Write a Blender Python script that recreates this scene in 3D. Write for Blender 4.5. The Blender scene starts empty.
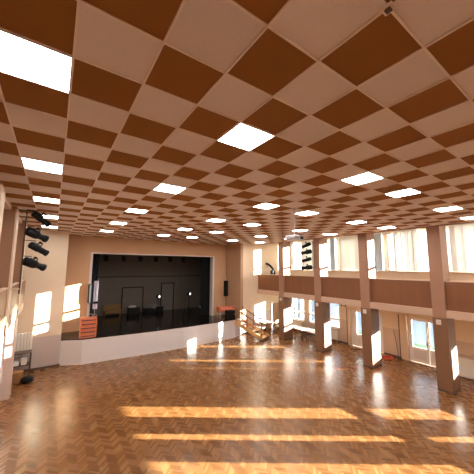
import bpy, bmesh, math, random
from mathutils import Vector, Matrix
random.seed(7)
PI = math.pi
C = bpy.context.scene.collection
SC = bpy.context.scene
U = 0.6                      # one ceiling tile in metres; the room is measured in tiles
CEIL = 11.35

def lin(r, g, b):
    f = lambda c: (c/255/12.92) if c/255 <= 0.04045 else ((c/255+0.055)/1.055)**2.4
    return (f(r), f(g), f(b), 1)

# ------------------------------------------------------------------ camera
cam_d = bpy.data.cameras.new('camera')
cam_d.sensor_width = 36
cam_d.lens = 36*263.05/474
cam_d.clip_end = 500
cam = bpy.data.objects.new('camera', cam_d); C.objects.link(cam)
RX, DN, FW = [Vector(v) for v in [(0.822211, -0.569163, 0.004749), (0.069226, 0.091715, -0.993376), (0.564957, 0.817093, 0.11481)]]
m3 = Matrix((RX, -DN, -FW)).transposed()
cam.matrix_world = Matrix.Translation(Vector((-0.0253, -3.2688, CEIL-3.0623))*U) @ m3.to_4x4()
SC.camera = cam

# ------------------------------------------------------------------ world, sun, exposure
SUN_TRAVEL = Vector((-0.82, 0.577, -0.163)).normalized()
world = bpy.data.worlds.new('sky'); SC.world = world; world.use_nodes = True
nt = world.node_tree; nt.nodes.clear()
tc = nt.nodes.new('ShaderNodeTexCoord'); sp = nt.nodes.new('ShaderNodeSeparateXYZ')
rp = nt.nodes.new('ShaderNodeValToRGB'); bg = nt.nodes.new('ShaderNodeBackground'); wo = nt.nodes.new('ShaderNodeOutputWorld')
rp.color_ramp.elements[0].position = 0.0; rp.color_ramp.elements[0].color = (0.95, 0.92, 0.86, 1)
rp.color_ramp.elements[1].position = 0.6; rp.color_ramp.elements[1].color = (0.50, 0.68, 1.0, 1)
nt.links.new(tc.outputs['Generated'], sp.inputs[0]); nt.links.new(sp.outputs['Z'], rp.inputs[0])
nt.links.new(rp.outputs[0], bg.inputs[0]); nt.links.new(bg.outputs[0], wo.inputs[0])
bg.inputs[1].default_value = 1.5
sun_d = bpy.data.lights.new('sun', 'SUN'); sun_d.energy = 43.0; sun_d.angle = math.radians(0.2); sun_d.color = (1.0, 0.97, 0.93)
sun = bpy.data.objects.new('sun', sun_d); C.objects.link(sun)
sun.rotation_euler = SUN_TRAVEL.to_track_quat('-Z', 'Y').to_euler(); sun.location = (40, -20, 15)
PANEL_STRENGTH = 13.0
SC.view_settings.view_transform = 'Standard'; SC.view_settings.look = 'None'
SC.view_settings.gamma = 1; SC.view_settings.use_curve_mapping = False
SC.view_settings.exposure = 1.38

# ------------------------------------------------------------------ materials
def mat(name, col, rough=0.6, metal=0.0, spec=0.5, noise=0.0, nscale=8.0, coat=0.0, bump=0.0):
    m = bpy.data.materials.new(name); m.use_nodes = True
    n = m.node_tree.nodes; l = m.node_tree.links; b = n['Principled BSDF']
    b.inputs['Base Color'].default_value = col; b.inputs['Roughness'].default_value = rough
    b.inputs['Metallic'].default_value = metal; b.inputs['Specular IOR Level'].default_value = spec
    b.inputs['Coat Weight'].default_value = coat
    if noise or bump:
        t = n.new('ShaderNodeTexNoise'); t.inputs['Scale'].default_value = nscale; t.inputs['Detail'].default_value = 4
        g = n.new('ShaderNodeNewGeometry'); l.new(g.outputs['Position'], t.inputs['Vector'])
        if noise:
            mx = n.new('ShaderNodeMix'); mx.data_type = 'RGBA'
            mx.inputs[6].default_value = tuple(c*(1-noise) for c in col[:3])+(1,)
            mx.inputs[7].default_value = tuple(min(1, c*(1+noise)) for c in col[:3])+(1,)
            l.new(t.outputs[0], mx.inputs[0]); l.new(mx.outputs[2], b.inputs['Base Color'])
        if bump:
            bp = n.new('ShaderNodeBump'); bp.inputs['Strength'].default_value = bump; bp.inputs['Distance'].default_value = 0.01
            l.new(t.outputs[0], bp.inputs['Height']); l.new(bp.outputs[0], b.inputs['Normal'])
    return m

class NB:                                   # tiny expression builder for shader maths
    def __init__(s, m): s.n = m.node_tree.nodes; s.l = m.node_tree.links
    def __call__(s, op, *a):
        nd = s.n.new('ShaderNodeMath'); nd.operation = op
        for i, v in enumerate(a):
            if isinstance(v, (int, float)): nd.inputs[i].default_value = v
            else: s.l.new(v, nd.inputs[i])
        return nd.outputs[0]
    def mix(s, f, a, b):
        nd = s.n.new('ShaderNodeMix'); nd.data_type = 'RGBA'
        for k, v in ((0, f), (6, a), (7, b)):
            if isinstance(v, (int, float, tuple)): nd.inputs[k].default_value = v
            else: s.l.new(v, nd.inputs[k])
        return nd.outputs[2]

def two_tone(name, low, high, zsplit, rough_low=0.35, rough_high=0.75):
    m = mat(name, high, rough_high); q = NB(m); b = q.n['Principled BSDF']
    g = q.n.new('ShaderNodeNewGeometry'); s = q.n.new('ShaderNodeSeparateXYZ'); q.l.new(g.outputs['Position'], s.inputs[0])
    f = q('GREATER_THAN', s.outputs[2], zsplit)
    t = q.n.new('ShaderNodeTexNoise'); t.inputs['Scale'].default_value = 1.5; q.l.new(g.outputs['Position'], t.inputs['Vector'])
    c = q.mix(f, low, high)
    k = q('ADD', q('MULTIPLY', t.outputs[0], 0.10), 0.95)
    h = q.n.new('ShaderNodeHueSaturation'); q.l.new(c, h.inputs['Color']); q.l.new(k, h.inputs['Value'])
    q.l.new(h.outputs[0], b.inputs['Base Color'])
    q.l.new(q('ADD', q('MULTIPLY', f, rough_high-rough_low), rough_low), b.inputs['Roughness'])
    return m

def parquet_material():
    m = mat('herringbone_parquet', lin(170, 110, 60), 0.28); q = NB(m); b = q.n['Principled BSDF']
    g = q.n.new('ShaderNodeNewGeometry'); s = q.n.new('ShaderNodeSeparateXYZ'); q.l.new(g.outputs['Position'], s.inputs[0])
    w, n = 0.06, 5
    k = 1/(math.sqrt(2)*w)
    X = q('MULTIPLY', q('ADD', s.outputs[0], s.outputs[1]), k)
    Y = q('MULTIPLY', q('SUBTRACT', s.outputs[1], s.outputs[0]), k)
    i = q('FLOOR', X); j = q('FLOOR', Y); fx = q('SUBTRACT', X, i); fy = q('SUBTRACT', Y, j)
    t = q('FLOORED_MODULO', q('SUBTRACT', i, j), 2*n)
    t = q('ROUND', t)
    h = q('LESS_THAN', t, n-0.5)
    v = q('SUBTRACT', 1, h)
    tt = q('SUBTRACT', t, n)
    idx = q('SUBTRACT', i, q('MULTIPLY', h, t))
    idy = q('ADD', j, q('MULTIPLY', v, tt))
    al_h = q('ADD', fx, t); al_v = q('ADD', fy, q('SUBTRACT', n-1, tt))
    along = q('ADD', q('MULTIPLY', h, al_h), q('MULTIPLY', v, al_v))
    across = q('ADD', q('MULTIPLY', h, fy), q('MULTIPLY', v, fx))
    cv = q.n.new('ShaderNodeCombineXYZ'); q.l.new(idx, cv.inputs[0]); q.l.new(idy, cv.inputs[1]); q.l.new(q('ADD', q('MULTIPLY', h, 7.3), 0.5), cv.inputs[2])
    wn = q.n.new('ShaderNodeTexWhiteNoise'); wn.noise_dimensions = '3D'; q.l.new(cv.outputs[0], wn.inputs['Vector'])
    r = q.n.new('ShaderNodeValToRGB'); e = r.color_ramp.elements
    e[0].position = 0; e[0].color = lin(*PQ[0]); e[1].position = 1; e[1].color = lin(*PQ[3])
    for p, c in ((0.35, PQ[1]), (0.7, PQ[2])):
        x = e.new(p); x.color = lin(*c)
    # tone shifts with block direction, painting the directional sheen into the colour
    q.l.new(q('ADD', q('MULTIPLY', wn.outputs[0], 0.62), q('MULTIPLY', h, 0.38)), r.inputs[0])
    gv = q.n.new('ShaderNodeCombineXYZ'); q.l.new(q('MULTIPLY', along, 0.6), gv.inputs[0]); q.l.new(q('MULTIPLY', across, 7.0), gv.inputs[1]); q.l.new(q('MULTIPLY', wn.outputs[0], 40), gv.inputs[2])
    gr = q.n.new('ShaderNodeTexNoise'); gr.inputs['Scale'].default_value = 1.2; q.l.new(gv.outputs[0], gr.inputs['Vector'])
    ed = q('MINIMUM', q('MINIMUM', across, q('SUBTRACT', 1, across)), q('MINIMUM', along, q('SUBTRACT', n, along)))
    gap = q('LESS_THAN', ed, 0.035)
    hs = q.n.new('ShaderNodeHueSaturation'); q.l.new(r.outputs[0], hs.inputs['Color'])
    q.l.new(q('ADD', q('MULTIPLY', gr.outputs[0], 0.35), 0.82), hs.inputs['Value'])
    c = q.mix(q('MULTIPLY', gap, 0.7), hs.outputs[0], lin(50, 28, 12))
    q.l.new(c, b.inputs['Base Color'])
    wr = q.n.new('ShaderNodeTexNoise'); wr.inputs['Scale'].default_value = 0.5; wr.inputs['Detail'].default_value = 3; q.l.new(g.outputs['Position'], wr.inputs['Vector'])
    q.l.new(q('ADD', q('ADD', q('MULTIPLY', wr.outputs[0], 0.14), 0.16), q('MULTIPLY', wn.outputs[0], 0.08)), b.inputs['Roughness'])
    b.inputs['Specular IOR Level'].default_value = 0.36
    # each block lies a hair off level
    nv = q.n.new('ShaderNodeVectorMath'); nv.operation = 'SUBTRACT'; q.l.new(wn.outputs['Color'], nv.inputs[0]); nv.inputs[1].default_value = (0.5, 0.5, 0.5)
    ns = q.n.new('ShaderNodeVectorMath'); ns.operation = 'MULTIPLY'; q.l.new(nv.outputs[0], ns.inputs[0]); ns.inputs[1].default_value = (0.012, 0.012, 0)
    na = q.n.new('ShaderNodeVectorMath'); na.operation = 'ADD'; q.l.new(g.outputs['Normal'], na.inputs[0]); q.l.new(ns.outputs[0], na.inputs[1])
    nn = q.n.new('ShaderNodeVectorMath'); nn.operation = 'NORMALIZE'; q.l.new(na.outputs[0], nn.inputs[0])
    q.l.new(nn.outputs[0], b.inputs['Normal'])
    return m
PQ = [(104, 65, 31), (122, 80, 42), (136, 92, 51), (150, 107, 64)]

def ceiling_material():
    m = mat('checker_acoustic_tile', lin(170, 130, 105), 0.85); q = NB(m); b = q.n['Principled BSDF']
    g = q.n.new('ShaderNodeNewGeometry'); s = q.n.new('ShaderNodeSeparateXYZ'); q.l.new(g.outputs['Position'], s.inputs[0])
    i = q('FLOOR', q('DIVIDE', s.outputs[0], U)); j = q('FLOOR', q('DIVIDE', s.outputs[1], U))
    par = q('ROUND', q('FLOORED_MODULO', q('ADD', i, j), 2))
    cv = q.n.new('ShaderNodeCombineXYZ'); q.l.new(i, cv.inputs[0]); q.l.new(j, cv.inputs[1])
    wn = q.n.new('ShaderNodeTexWhiteNoise'); q.l.new(cv.outputs[0], wn.inputs['Vector'])
    t = q.n.new('ShaderNodeTexNoise'); t.inputs['Scale'].default_value = 60; q.l.new(g.outputs['Position'], t.inputs['Vector'])
    c = q.mix(par, lin(*TILE_LIGHT), lin(*TILE_BROWN))
    hs = q.n.new('ShaderNodeHueSaturation'); q.l.new(c, hs.inputs['Color'])
    q.l.new(q('ADD', q('ADD', q('MULTIPLY', wn.outputs[0], 0.08), 0.90), q('MULTIPLY', t.outputs[0], 0.12)), hs.inputs['Value'])
    q.l.new(hs.outputs[0], b.inputs['Base Color']); b.inputs['Specular IOR Level'].default_value = 0.2
    return m
TILE_LIGHT = (228, 213, 204); TILE_BROWN = (150, 98, 46)

def glass_material():
    m = bpy.data.materials.new('window_glass'); m.use_nodes = True; n = m.node_tree.nodes; l = m.node_tree.links; n.clear()
    o = n.new('ShaderNodeOutputMaterial'); mx = n.new('ShaderNodeMixShader'); t = n.new('ShaderNodeBsdfTransparent'); gl = n.new('ShaderNodeBsdfGlossy')
    fr = n.new('ShaderNodeFresnel'); fr.inputs[0].default_value = 1.45
    gl.inputs['Roughness'].default_value = 0.02; t.inputs[0].default_value = (0.93, 0.97, 0.96, 1)
    l.new(fr.outputs[0], mx.inputs[0]); l.new(t.outputs[0], mx.inputs[1]); l.new(gl.outputs[0], mx.inputs[2]); l.new(mx.outputs[0], o.inputs[0])
    return m

def sheer_material(name, col, through=0.12):
    m = bpy.data.materials.new(name); m.use_nodes = True; n = m.node_tree.nodes; l = m.node_tree.links; n.clear()
    o = n.new('ShaderNodeOutputMaterial'); a = n.new('ShaderNodeMixShader'); b = n.new('ShaderNodeMixShader')
    d = n.new('ShaderNodeBsdfDiffuse'); t = n.new('ShaderNodeBsdfTranslucent'); p = n.new('ShaderNodeBsdfTransparent')
    d.inputs[0].default_value = col; t.inputs[0].default_value = col
    a.inputs[0].default_value = 0.008; b.inputs[0].default_value = through
    l.new(d.outputs[0], a.inputs[1]); l.new(t.outputs[0], a.inputs[2]); l.new(a.outputs[0], b.inputs[1]); l.new(p.outputs[0], b.inputs[2]); l.new(b.outputs[0], o.inputs[0])
    return m

def emit_material(name, col, strength):
    m = bpy.data.materials.new(name); m.use_nodes = True; n = m.node_tree.nodes; l = m.node_tree.links; n.clear()
    o = n.new('ShaderNodeOutputMaterial'); e = n.new('ShaderNodeEmission'); e.inputs[0].default_value = col; e.inputs[1].default_value = strength
    l.new(e.outputs[0], o.inputs[0]); return m

def wood_material(name, c1, c2, rough=0.45, scale=6.0, stretch=(1, 1, 0.08)):
    m = mat(name, c1, rough); q = NB(m); b = q.n['Principled BSDF']
    g = q.n.new('ShaderNodeNewGeometry'); mp = q.n.new('ShaderNodeMapping'); mp.inputs['Scale'].default_value = stretch
    t = q.n.new('ShaderNodeTexNoise'); t.inputs['Scale'].default_value = scale; t.inputs['Detail'].default_value = 5
    q.l.new(g.outputs['Position'], mp.inputs[0]); q.l.new(mp.outputs[0], t.inputs['Vector'])
    q.l.new(q.mix(t.outputs[0], c1, c2), b.inputs['Base Color']); return m

M = {}
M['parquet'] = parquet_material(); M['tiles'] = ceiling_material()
M['grid'] = mat('ceiling_grid_paint', lin(238, 218, 202), 0.5)
M['wall'] = two_tone('cream_wall_two_tone', lin(196, 180, 172), lin(226, 204, 176), 2.55*U)
M['wall_win'] = two_tone('cream_window_wall', lin(206, 182, 160), lin(226, 204, 176), 2.55*U)
M['wall_stage'] = mat('tan_stage_wall', lin(204, 164, 126), 0.75, noise=0.05, nscale=2)
M['wall_return'] = mat('tan_return_wall', lin(182, 145, 112), 0.75, noise=0.05, nscale=2)
M['wall_dark'] = mat('tan_gallery_wall', lin(160, 118, 88), 0.8, noise=0.04, nscale=2)
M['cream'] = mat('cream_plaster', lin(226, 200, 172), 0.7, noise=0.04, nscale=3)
M['beam'] = mat('cream_beam', lin(200, 168, 144), 0.7, noise=0.04, nscale=3)
M['column'] = mat('tan_column_paint', lin(160, 120, 95), 0.6, noise=0.05, nscale=4)
M['cladding'] = mat('brown_column_cladding', lin(132, 94, 66), 0.5, noise=0.06, nscale=5)
M['pale_clad'] = mat('pale_column_cladding', lin(206, 190, 182), 0.45, noise=0.04, nscale=4)
M['base_dark'] = mat('dark_skirting', lin(92, 70, 56), 0.5)
M['parapet'] = wood_material('brown_parapet_veneer', lin(118, 73, 42), lin(136, 86, 52), 0.5, 5.0, (1, 1, 0.05))
M['white'] = mat('white_frame_paint', lin(235, 232, 226), 0.4)
M['white_trim'] = mat('white_trim_paint', lin(222, 214, 208), 0.45)
M['sill'] = mat('sill_paint', lin(205, 180, 155), 0.5)
M['radiator'] = mat('radiator_enamel', lin(236, 230, 218), 0.35)
M['stage_front'] = mat('glossy_grey_stage_front', lin(222, 216, 214), 0.22, spec=0.6, noise=0.03, nscale=2)
M['stage_floor'] = mat('black_stage_floor', lin(20, 15, 12), 0.16, noise=0.2, nscale=4)
M['backstage'] = mat('grey_backstage_wall', lin(106, 98, 90), 0.85, noise=0.12, nscale=1.2)  # mid-grey wall taken darker, so the unlit stage is in its colour
M['backstage_shaded'] = mat('shaded_backstage_grey', lin(60, 54, 48), 0.85)  # shade of the unlit stage house is put into this colour
M['backstage_door'] = mat('grey_backstage_door', lin(108, 100, 94), 0.6)
M['black_cloth'] = mat('black_curtain', lin(22, 22, 26), 0.9, noise=0.3, nscale=10)
M['lav_cloth'] = mat('lavender_cloth', lin(206, 196, 210), 0.8)
M['black'] = mat('black_metal', lin(9, 9, 10), 0.5, spec=0.25, noise=0.2, nscale=20)
M['black_soft'] = mat('black_plastic', lin(11, 11, 12), 0.6, spec=0.25)
M['steel'] = mat('grey_steel', lin(170, 165, 160), 0.35, metal=0.8)
M['steel_paint'] = mat('cream_pipe_paint', lin(216, 190, 166), 0.5)
M['lens'] = mat('lens_glass', lin(60, 60, 66), 0.05, spec=0.9)
M['orange'] = mat('orange_plastic', lin(216, 126, 90), 0.5, noise=0.06, nscale=12)
M['orange_cloth'] = mat('orange_cloth', lin(214, 122, 94), 0.85, noise=0.08, nscale=14)
M['wood'] = wood_material('light_oak_wood', lin(190, 142, 88), lin(214, 168, 112), 0.45, 8.0, (0.3, 0.3, 1.5))
M['wood_mid'] = wood_material('mid_brown_wood', lin(140, 94, 56), lin(166, 116, 72), 0.45, 8.0)
M['yellow_wood'] = mat('yellow_bench_wood', lin(128, 94, 40), 0.5, noise=0.1, nscale=6)
M['table_white'] = mat('white_table_top', lin(236, 226, 214), 0.3)
M['dark_leg'] = mat('dark_table_leg', lin(66, 54, 50), 0.45)
M['dark_wood'] = mat('dark_wood', lin(86, 64, 54), 0.45, noise=0.12, nscale=10)
M['card'] = mat('brown_cardboard', lin(150, 108, 70), 0.85, noise=0.1, nscale=9)
M['red'] = mat('red_rubber_hose', lin(196, 66, 40), 0.5)
M['grey'] = mat('grey_plastic', lin(168, 162, 158), 0.45)
M['projector'] = mat('projector_grey_shell', lin(176, 168, 168), 0.4)
M['glass'] = glass_material()
M['blind'] = sheer_material('white_blind_fabric', (0.72, 0.705, 0.67, 1), 0.010)
M['curtain'] = sheer_material('cream_curtain_fabric', (0.86, 0.84, 0.79, 1), 0.012)
M['curtain'].node_tree.nodes['Mix Shader'].inputs[0].default_value = 0.02
M['blind_blue'] = sheer_material('pale_blue_curtain_fabric', (0.64, 0.71, 0.76, 1), 0.010)
M['panel'] = emit_material('light_panel_glow', (1.0, 0.98, 0.96, 1), PANEL_STRENGTH)
M['lamp_glow'] = emit_material('stage_lamp_glow', (0.95, 0.97, 1.0, 1), 0.9)
M['lawn'] = mat('grass_lawn', lin(66, 84, 62), 0.9, spec=0.0, noise=0.25, nscale=3)
M['paving'] = mat('pale_paving', lin(84, 92, 100), 0.9, spec=0.0, noise=0.06, nscale=1)
M['leaf'] = mat('dark_green_leaves', lin(48, 62, 50), 0.8, noise=0.3, nscale=10)
M['render_w'] = mat('pale_house_render', lin(222, 220, 214), 0.8)
M['roof'] = mat('grey_roof_tiles', lin(120, 112, 110), 0.8)

# ------------------------------------------------------------------ mesh helpers
class MB:
    """collects simple solids into one mesh; s = 1 for metres, U for tile units"""
    def __init__(s, sc=1.0): s.bm = bmesh.new(); s.s = sc
    def box(s, x0, x1, y0, y1, z0, z1, bev=0.0, seg=2):
        k = s.s
        x0, x1, y0, y1, z0, z1 = [c*k for c in (min(x0, x1), max(x0, x1), min(y0, y1), max(y0, y1), min(z0, z1), max(z0, z1))]
        b = bmesh.new()
        vs = [b.verts.new(p) for p in ((x0,y0,z0),(x1,y0,z0),(x1,y1,z0),(x0,y1,z0),(x0,y0,z1),(x1,y0,z1),(x1,y1,z1),(x0,y1,z1))]
        for f in ((0,3,2,1),(4,5,6,7),(0,1,5,4),(1,2,6,5),(2,3,7,6),(3,0,4,7)): b.faces.new([vs[i] for i in f])
        if bev: bmesh.ops.bevel(b, geom=b.edges[:], offset=bev, segments=seg, affect='EDGES', profile=0.5)
        s._merge(b); return s
    def _merge(s, b, mtx=None):
        me = bpy.data.meshes.new('tmp'); b.to_mesh(me); b.free()
        if mtx is not None: me.transform(mtx)
        s.bm.from_mesh(me); bpy.data.meshes.remove(me)
    def prism(s, pts, z0, z1):
        k = s.s; lo = [s.bm.verts.new((x*k, y*k, z0*k)) for x, y in pts]; hi = [s.bm.verts.new((x*k, y*k, z1*k)) for x, y in pts]
        n = len(pts)
        s.bm.faces.new(lo[::-1]); s.bm.faces.new(hi)
        for i in range(n): s.bm.faces.new((lo[i], lo[(i+1) % n], hi[(i+1) % n], hi[i]))
        return s
    def beam(s, p, q, w, h, up=(0, 0, 1)):            # rectangular bar from p to q
        k = s.s; p = Vector(p)*k; q = Vector(q)*k; d = (q-p).normalized(); u = Vector(up)
        sd = d.cross(u).normalized(); u = sd.cross(d).normalized(); w *= k/2; h *= k/2
        a = [s.bm.verts.new(c+sd*sx*w+u*sy*h) for c in (p, q) for sx, sy in ((-1,-1),(1,-1),(1,1),(-1,1))]
        for f in ((0,1,2,3),(7,6,5,4),(0,4,5,1),(1,5,6,2),(2,6,7,3),(3,7,4,0)): s.bm.faces.new([a[i] for i in f])
        return s
    def tube(s, pts, r, n=10):                        # round rod along a polyline
        k = s.s; pts = [Vector(p)*k for p in pts]; r *= k; rings = []
        for i, p in enumerate(pts):
            d = (pts[min(i+1, len(pts)-1)]-pts[max(i-1, 0)]).normalized()
            a = Vector((0, 0, 1)) if abs(d.z) < 0.9 else Vector((1, 0, 0))
            sd = d.cross(a).normalized(); u = sd.cross(d).normalized()
            rings.append([s.bm.verts.new(p+(sd*math.cos(2*PI*j/n)+u*math.sin(2*PI*j/n))*r) for j in range(n)])
        for A, B in zip(rings, rings[1:]):
            for j in range(n): s.bm.faces.new((A[j], A[(j+1) % n], B[(j+1) % n], B[j]))
        s.bm.faces.new(rings[0][::-1]); s.bm.faces.new(rings[-1]); return s
    def lathe(s, prof, axis='Z', n=20, at=(0, 0, 0)): # profile of (radius, height), closed at both ends
        k = s.s; rings = []
        for r, h in prof:
            ring = []
            for j in range(n):
                c, t = math.cos(2*PI*j/n)*r, math.sin(2*PI*j/n)*r
                v = (c, t, h) if axis == 'Z' else (h, c, t) if axis == 'X' else (t, h, c)
                ring.append(s.bm.verts.new((Vector(v)+Vector(at))*k))
            rings.append(ring)
        for A, B in zip(rings, rings[1:]):
            for j in range(n): s.bm.faces.new((A[j], A[(j+1) % n], B[(j+1) % n], B[j]))
        s.bm.faces.new(rings[0][::-1]); s.bm.faces.new(rings[-1]); return s
    def sheet(s, cols):                               # cols: list of vertical point lists
        k = s.s; g = [[s.bm.verts.new(Vector(p)*k) for p in c] for c in cols]
        for A, B in zip(g, g[1:]):
            for j in range(len(A)-1): s.bm.faces.new((A[j], B[j], B[j+1], A[j+1]))
        return s
    def blob(s, c, r, seed=0, sub=3, rough=0.25):
        b = bmesh.new(); bmesh.ops.create_icosphere(b, subdivisions=sub, radius=1); rr = random.Random(seed)
        for v in b.verts:
            f = 1+rr.uniform(-rough, rough); v.co = Vector((v.co.x*r[0]*f, v.co.y*r[1]*f, v.co.z*r[2]*f))+Vector(c)
        s._merge(b, Matrix.Scale(s.s, 4)); return s
    def build(s, name, m, parent=None, smooth=False):
        bmesh.ops.recalc_face_normals(s.bm, faces=s.bm.faces[:])
        me = bpy.data.meshes.new(name); s.bm.to_mesh(me); s.bm.free(); me.materials.append(m)
        if smooth:
            for p in me.polygons: p.use_smooth = True
        o = bpy.data.objects.new(name, me); C.objects.link(o)
        if parent is not None: o.parent = parent
        return o

def struct(o): o['kind'] = 'structure'; return o
def tag(o, label, cat, group=None, kind=None):
    o['label'] = label; o['category'] = cat
    if group: o['group'] = group
    if kind: o['kind'] = kind
    return o
def thing(name, label, cat, loc=(0, 0, 0), rot=(0, 0, 0), group=None):
    o = bpy.data.objects.new(name, None); o.empty_display_size = 0.2; C.objects.link(o)
    o.location = loc; o.rotation_euler = rot
    return tag(o, label, cat, group)
def frame(name, loc=(0, 0, 0)):
    o = bpy.data.objects.new(name, None); C.objects.link(o); o.location = loc; return struct(o)
def copy_tree(o, parent=None):
    c = o.copy(); C.objects.link(c)
    if parent is not None: c.parent = parent
    for ch in [x for x in C.objects if x.parent == o]: copy_tree(ch, c)
    return c
def T(x, y, z): return (x*U, y*U, z*U)

# ================================================================== THE ROOM
XL, XR, XC, YB, YF, YS = -4.2, 27.0, 22.3, -12.0, 24.3, 27.0     # gallery wall, window wall, column line, rear, front wall, stage wall

COLY = [19.75, 14.5, 9.5, 4.18, -1.2, -6.4]

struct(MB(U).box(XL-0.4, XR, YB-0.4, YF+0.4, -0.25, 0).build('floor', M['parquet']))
ceil = struct(MB(U).box(-2.0, XC, YB, YS, CEIL, CEIL+0.1).build('ceiling', M['tiles']))
g = MB(U)
for i in range(-2, 23): g.box(i-0.015, i+0.015, YB, YS, CEIL-0.022, CEIL)
for j in range(int(YB), int(YS)): g.box(-2.0, XC, j-0.014, j+0.014, CEIL-0.018, CEIL)
g.build('ceiling_grid', M['grid'], ceil)
struct(MB(U).box(XC-0.02, XC+0.25, YB, YF, CEIL-0.06, CEIL+1.2).build('trim_1', M['column']))     # ceiling edge over the columns
struct(MB(U).box(-2.35, -2.0, YB, YF, CEIL-0.2, CEIL+1.2).build('trim_2', M['cream']))
struct(MB(U).box(XC+0.25, XR+0.5, YB-0.4, YF+0.4, 12.5, 12.7).build('ceiling_gallery_right', M['cream']))
struct(MB(U).box(XL-0.4, -2.3, YB-0.4, YF+0.4, 12.4, 12.6).build('ceiling_gallery_left', M['cream']))

# ---- window wall with its openings -----------------------------------------------------------
UP = [(20.35, 24.0), (15.3, 19.9), (10.0, 14.75), (4.32, 9.65), (-0.3, 4.2), (-5.5, -1.0), (-10.7, -6.2)]
LOW = [(20.45, 22.65), (15.3, 16.95), (18.75, 19.7), (-5.75, -1.8), (-10.3, -7.25)]
DOORS = [(10.55, 14.0), (5.1, 8.3), (0.2, 1.7)]
UZ0, UZ1, LZ0, LZ1, DZ = 8.0, 11.7, 1.45, 4.55, 3.85
def wall_with_holes(holes, y0, y1, z0, z1, x0, x1):
    m = MB(U); ys = sorted({y0, y1} | {h[0] for h in holes} | {h[1] for h in holes})
    for a, b in zip(ys, ys[1:]):
        mid = (a+b)/2; cut = sorted([(h[2], h[3]) for h in holes if h[0] < mid < h[1]]); z = z0
        for c0, c1 in cut:
            if c0 > z: m.box(x0, x1, a, b, z, c0)
            z = c1
        if z < z1: m.box(x0, x1, a, b, z, z1)
    return m
LTOP = lambda y: 4.76 if y < 0 else LZ1                          # the rear windows reach up to the balcony slab
holes = [(a, b, UZ0, UZ1) for a, b in UP] + [(a, b, LZ0, LTOP(a)) for a, b in LOW] + [(a, b, 0, DZ) for a, b in DOORS]
struct(wall_with_holes(holes, YB-0.4, YF+0.4, -0.2, 12.6, XR, XR+0.35).build('wall_right', M['wall_win']))
struct(MB(U).box(XL-0.4, XL, YB-0.4, YF+0.4, -0.2, 12.6).build('wall_left', M['wall_dark']))
struct(MB(U).box(XL-0.4, XR+0.35, YB-0.4, YB, -0.2, 12.6).build('wall_rear', M['cream']))
struct(MB(U).box(XL-0.4, 0.9, YF, YF+0.4, 0, 12.6).build('wall_front_left', M['wall']))
RDX0, RDX1 = 24.75, 26.2                                        # door in the front wall, right of the stage
struct(MB(U).box(20.0, RDX0, YF, YF+0.4, 0, 12.6).box(RDX1, XR+0.35, YF, YF+0.4, 0, 12.6).box(RDX0, RDX1, YF, YF+0.4, 3.5, 12.6).build('wall_front_right', M['wall']))
struct(MB(U).prism([(19.15, YS), (19.62, YF), (20.0, YF), (20.0, YS+0.6), (19.15, YS+0.6)], 0, 12.6).build('wall_stage_return_right', M['wall_return']))
struct(MB(U).box(0.55, 0.9, YF+0.4, YS+0.6, 0, 12.6).build('wall_stage_return_left', M['wall_return']))

wn = 0
def window(y0, y1, z0, z1, bars_y, bars_z, sill=True):
    global wn; wn += 1
    f = struct(MB(U).box(XR+0.12, XR+0.24, y0, y0+0.12, z0, z1).box(XR+0.12, XR+0.24, y1-0.12, y1, z0, z1)
      .box(XR+0.12, XR+0.24, y0, y1, z0, z0+0.12).box(XR+0.12, XR+0.24, y0, y1, z1-0.12, z1).build('window_%d' % wn, M['white']))
    mm = MB(U)
    for b in bars_y: mm.box(XR+0.11, XR+0.25, b-0.07, b+0.07, z0+0.1, z1-0.1)
    if bars_y: mm.build('mullion', M['white'], f)
    mm = MB(U)
    for b in bars_z: mm.box(XR+0.10, XR+0.26, y0+0.1, y1-0.1, b-0.11, b+0.11)
    mm.build('transom', M['white'], f)
    MB(U).box(XR+0.175, XR+0.185, y0+0.1, y1-0.1, z0+0.1, z1-0.1).build('pane', M['glass'], f)
    if sill: MB(U).box(XR-0.28, XR+0.12, y0-0.08, y1+0.08, z0-0.09, z0).build('sill', M['sill'], f)
for y0, y1 in UP: window(y0, y1, UZ0, UZ1, [(y0+y1)/2], [9.1])
window(20.45, 22.65, LZ0, LZ1, [22.0], [2.45]); window(15.3, 16.95, LZ0, LZ1, [], [2.45]); window(18.75, 19.7, LZ0, LZ1, [], [2.45]);
window(-5.75, -1.8, LZ0, LTOP(-5.75), [], [2.40]); window(-10.3, -7.25, LZ0, LTOP(-10.3), [], [2.40])

dn = 0
def glazed_door(y0, y1, leaves):
    global dn; dn += 1
    f = struct(MB(U).box(XR+0.08, XR+0.24, y0, y0+0.1, 0, DZ).box(XR+0.08, XR+0.24, y1-0.1, y1, 0, DZ).box(XR+0.08, XR+0.24, y0, y1, DZ-0.14, DZ).build('door_%d' % dn, M['white']))
    for a, b, ga, gb in leaves:
        lf = MB(U); x0, x1 = XR+0.10, XR+0.20
        lf.box(x0, x1, a, ga, 0.02, DZ-0.14).box(x0, x1, gb, b, 0.02, DZ-0.14).box(x0, x1, ga, gb, 0.02, 1.3).box(x0, x1, ga, gb, 3.6, DZ-0.14)
        lo = lf.build('leaf', M['white'], f)
        MB(U).box(x0-0.025, x0+0.01, ga+0.05, gb-0.05, 0.3, 1.15).build('lower_panel', M['white_trim'], lo)
        MB(U).box(XR+0.145, XR+0.155, ga, gb, 1.3, 3.6).build('pane', M['glass'], lo)
        hy = a+0.12 if leaves[0] == (a, b, ga, gb) else b-0.12
        MB(U).box(x0-0.03, x0, hy-0.05, hy+0.05, 1.55, 1.95).tube([(x0-0.03, hy, 1.8), (x0-0.1, hy, 1.8), (x0-0.1, hy+0.2, 1.8)], 0.02).build('handle', M['steel'], lo)
    return f
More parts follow.
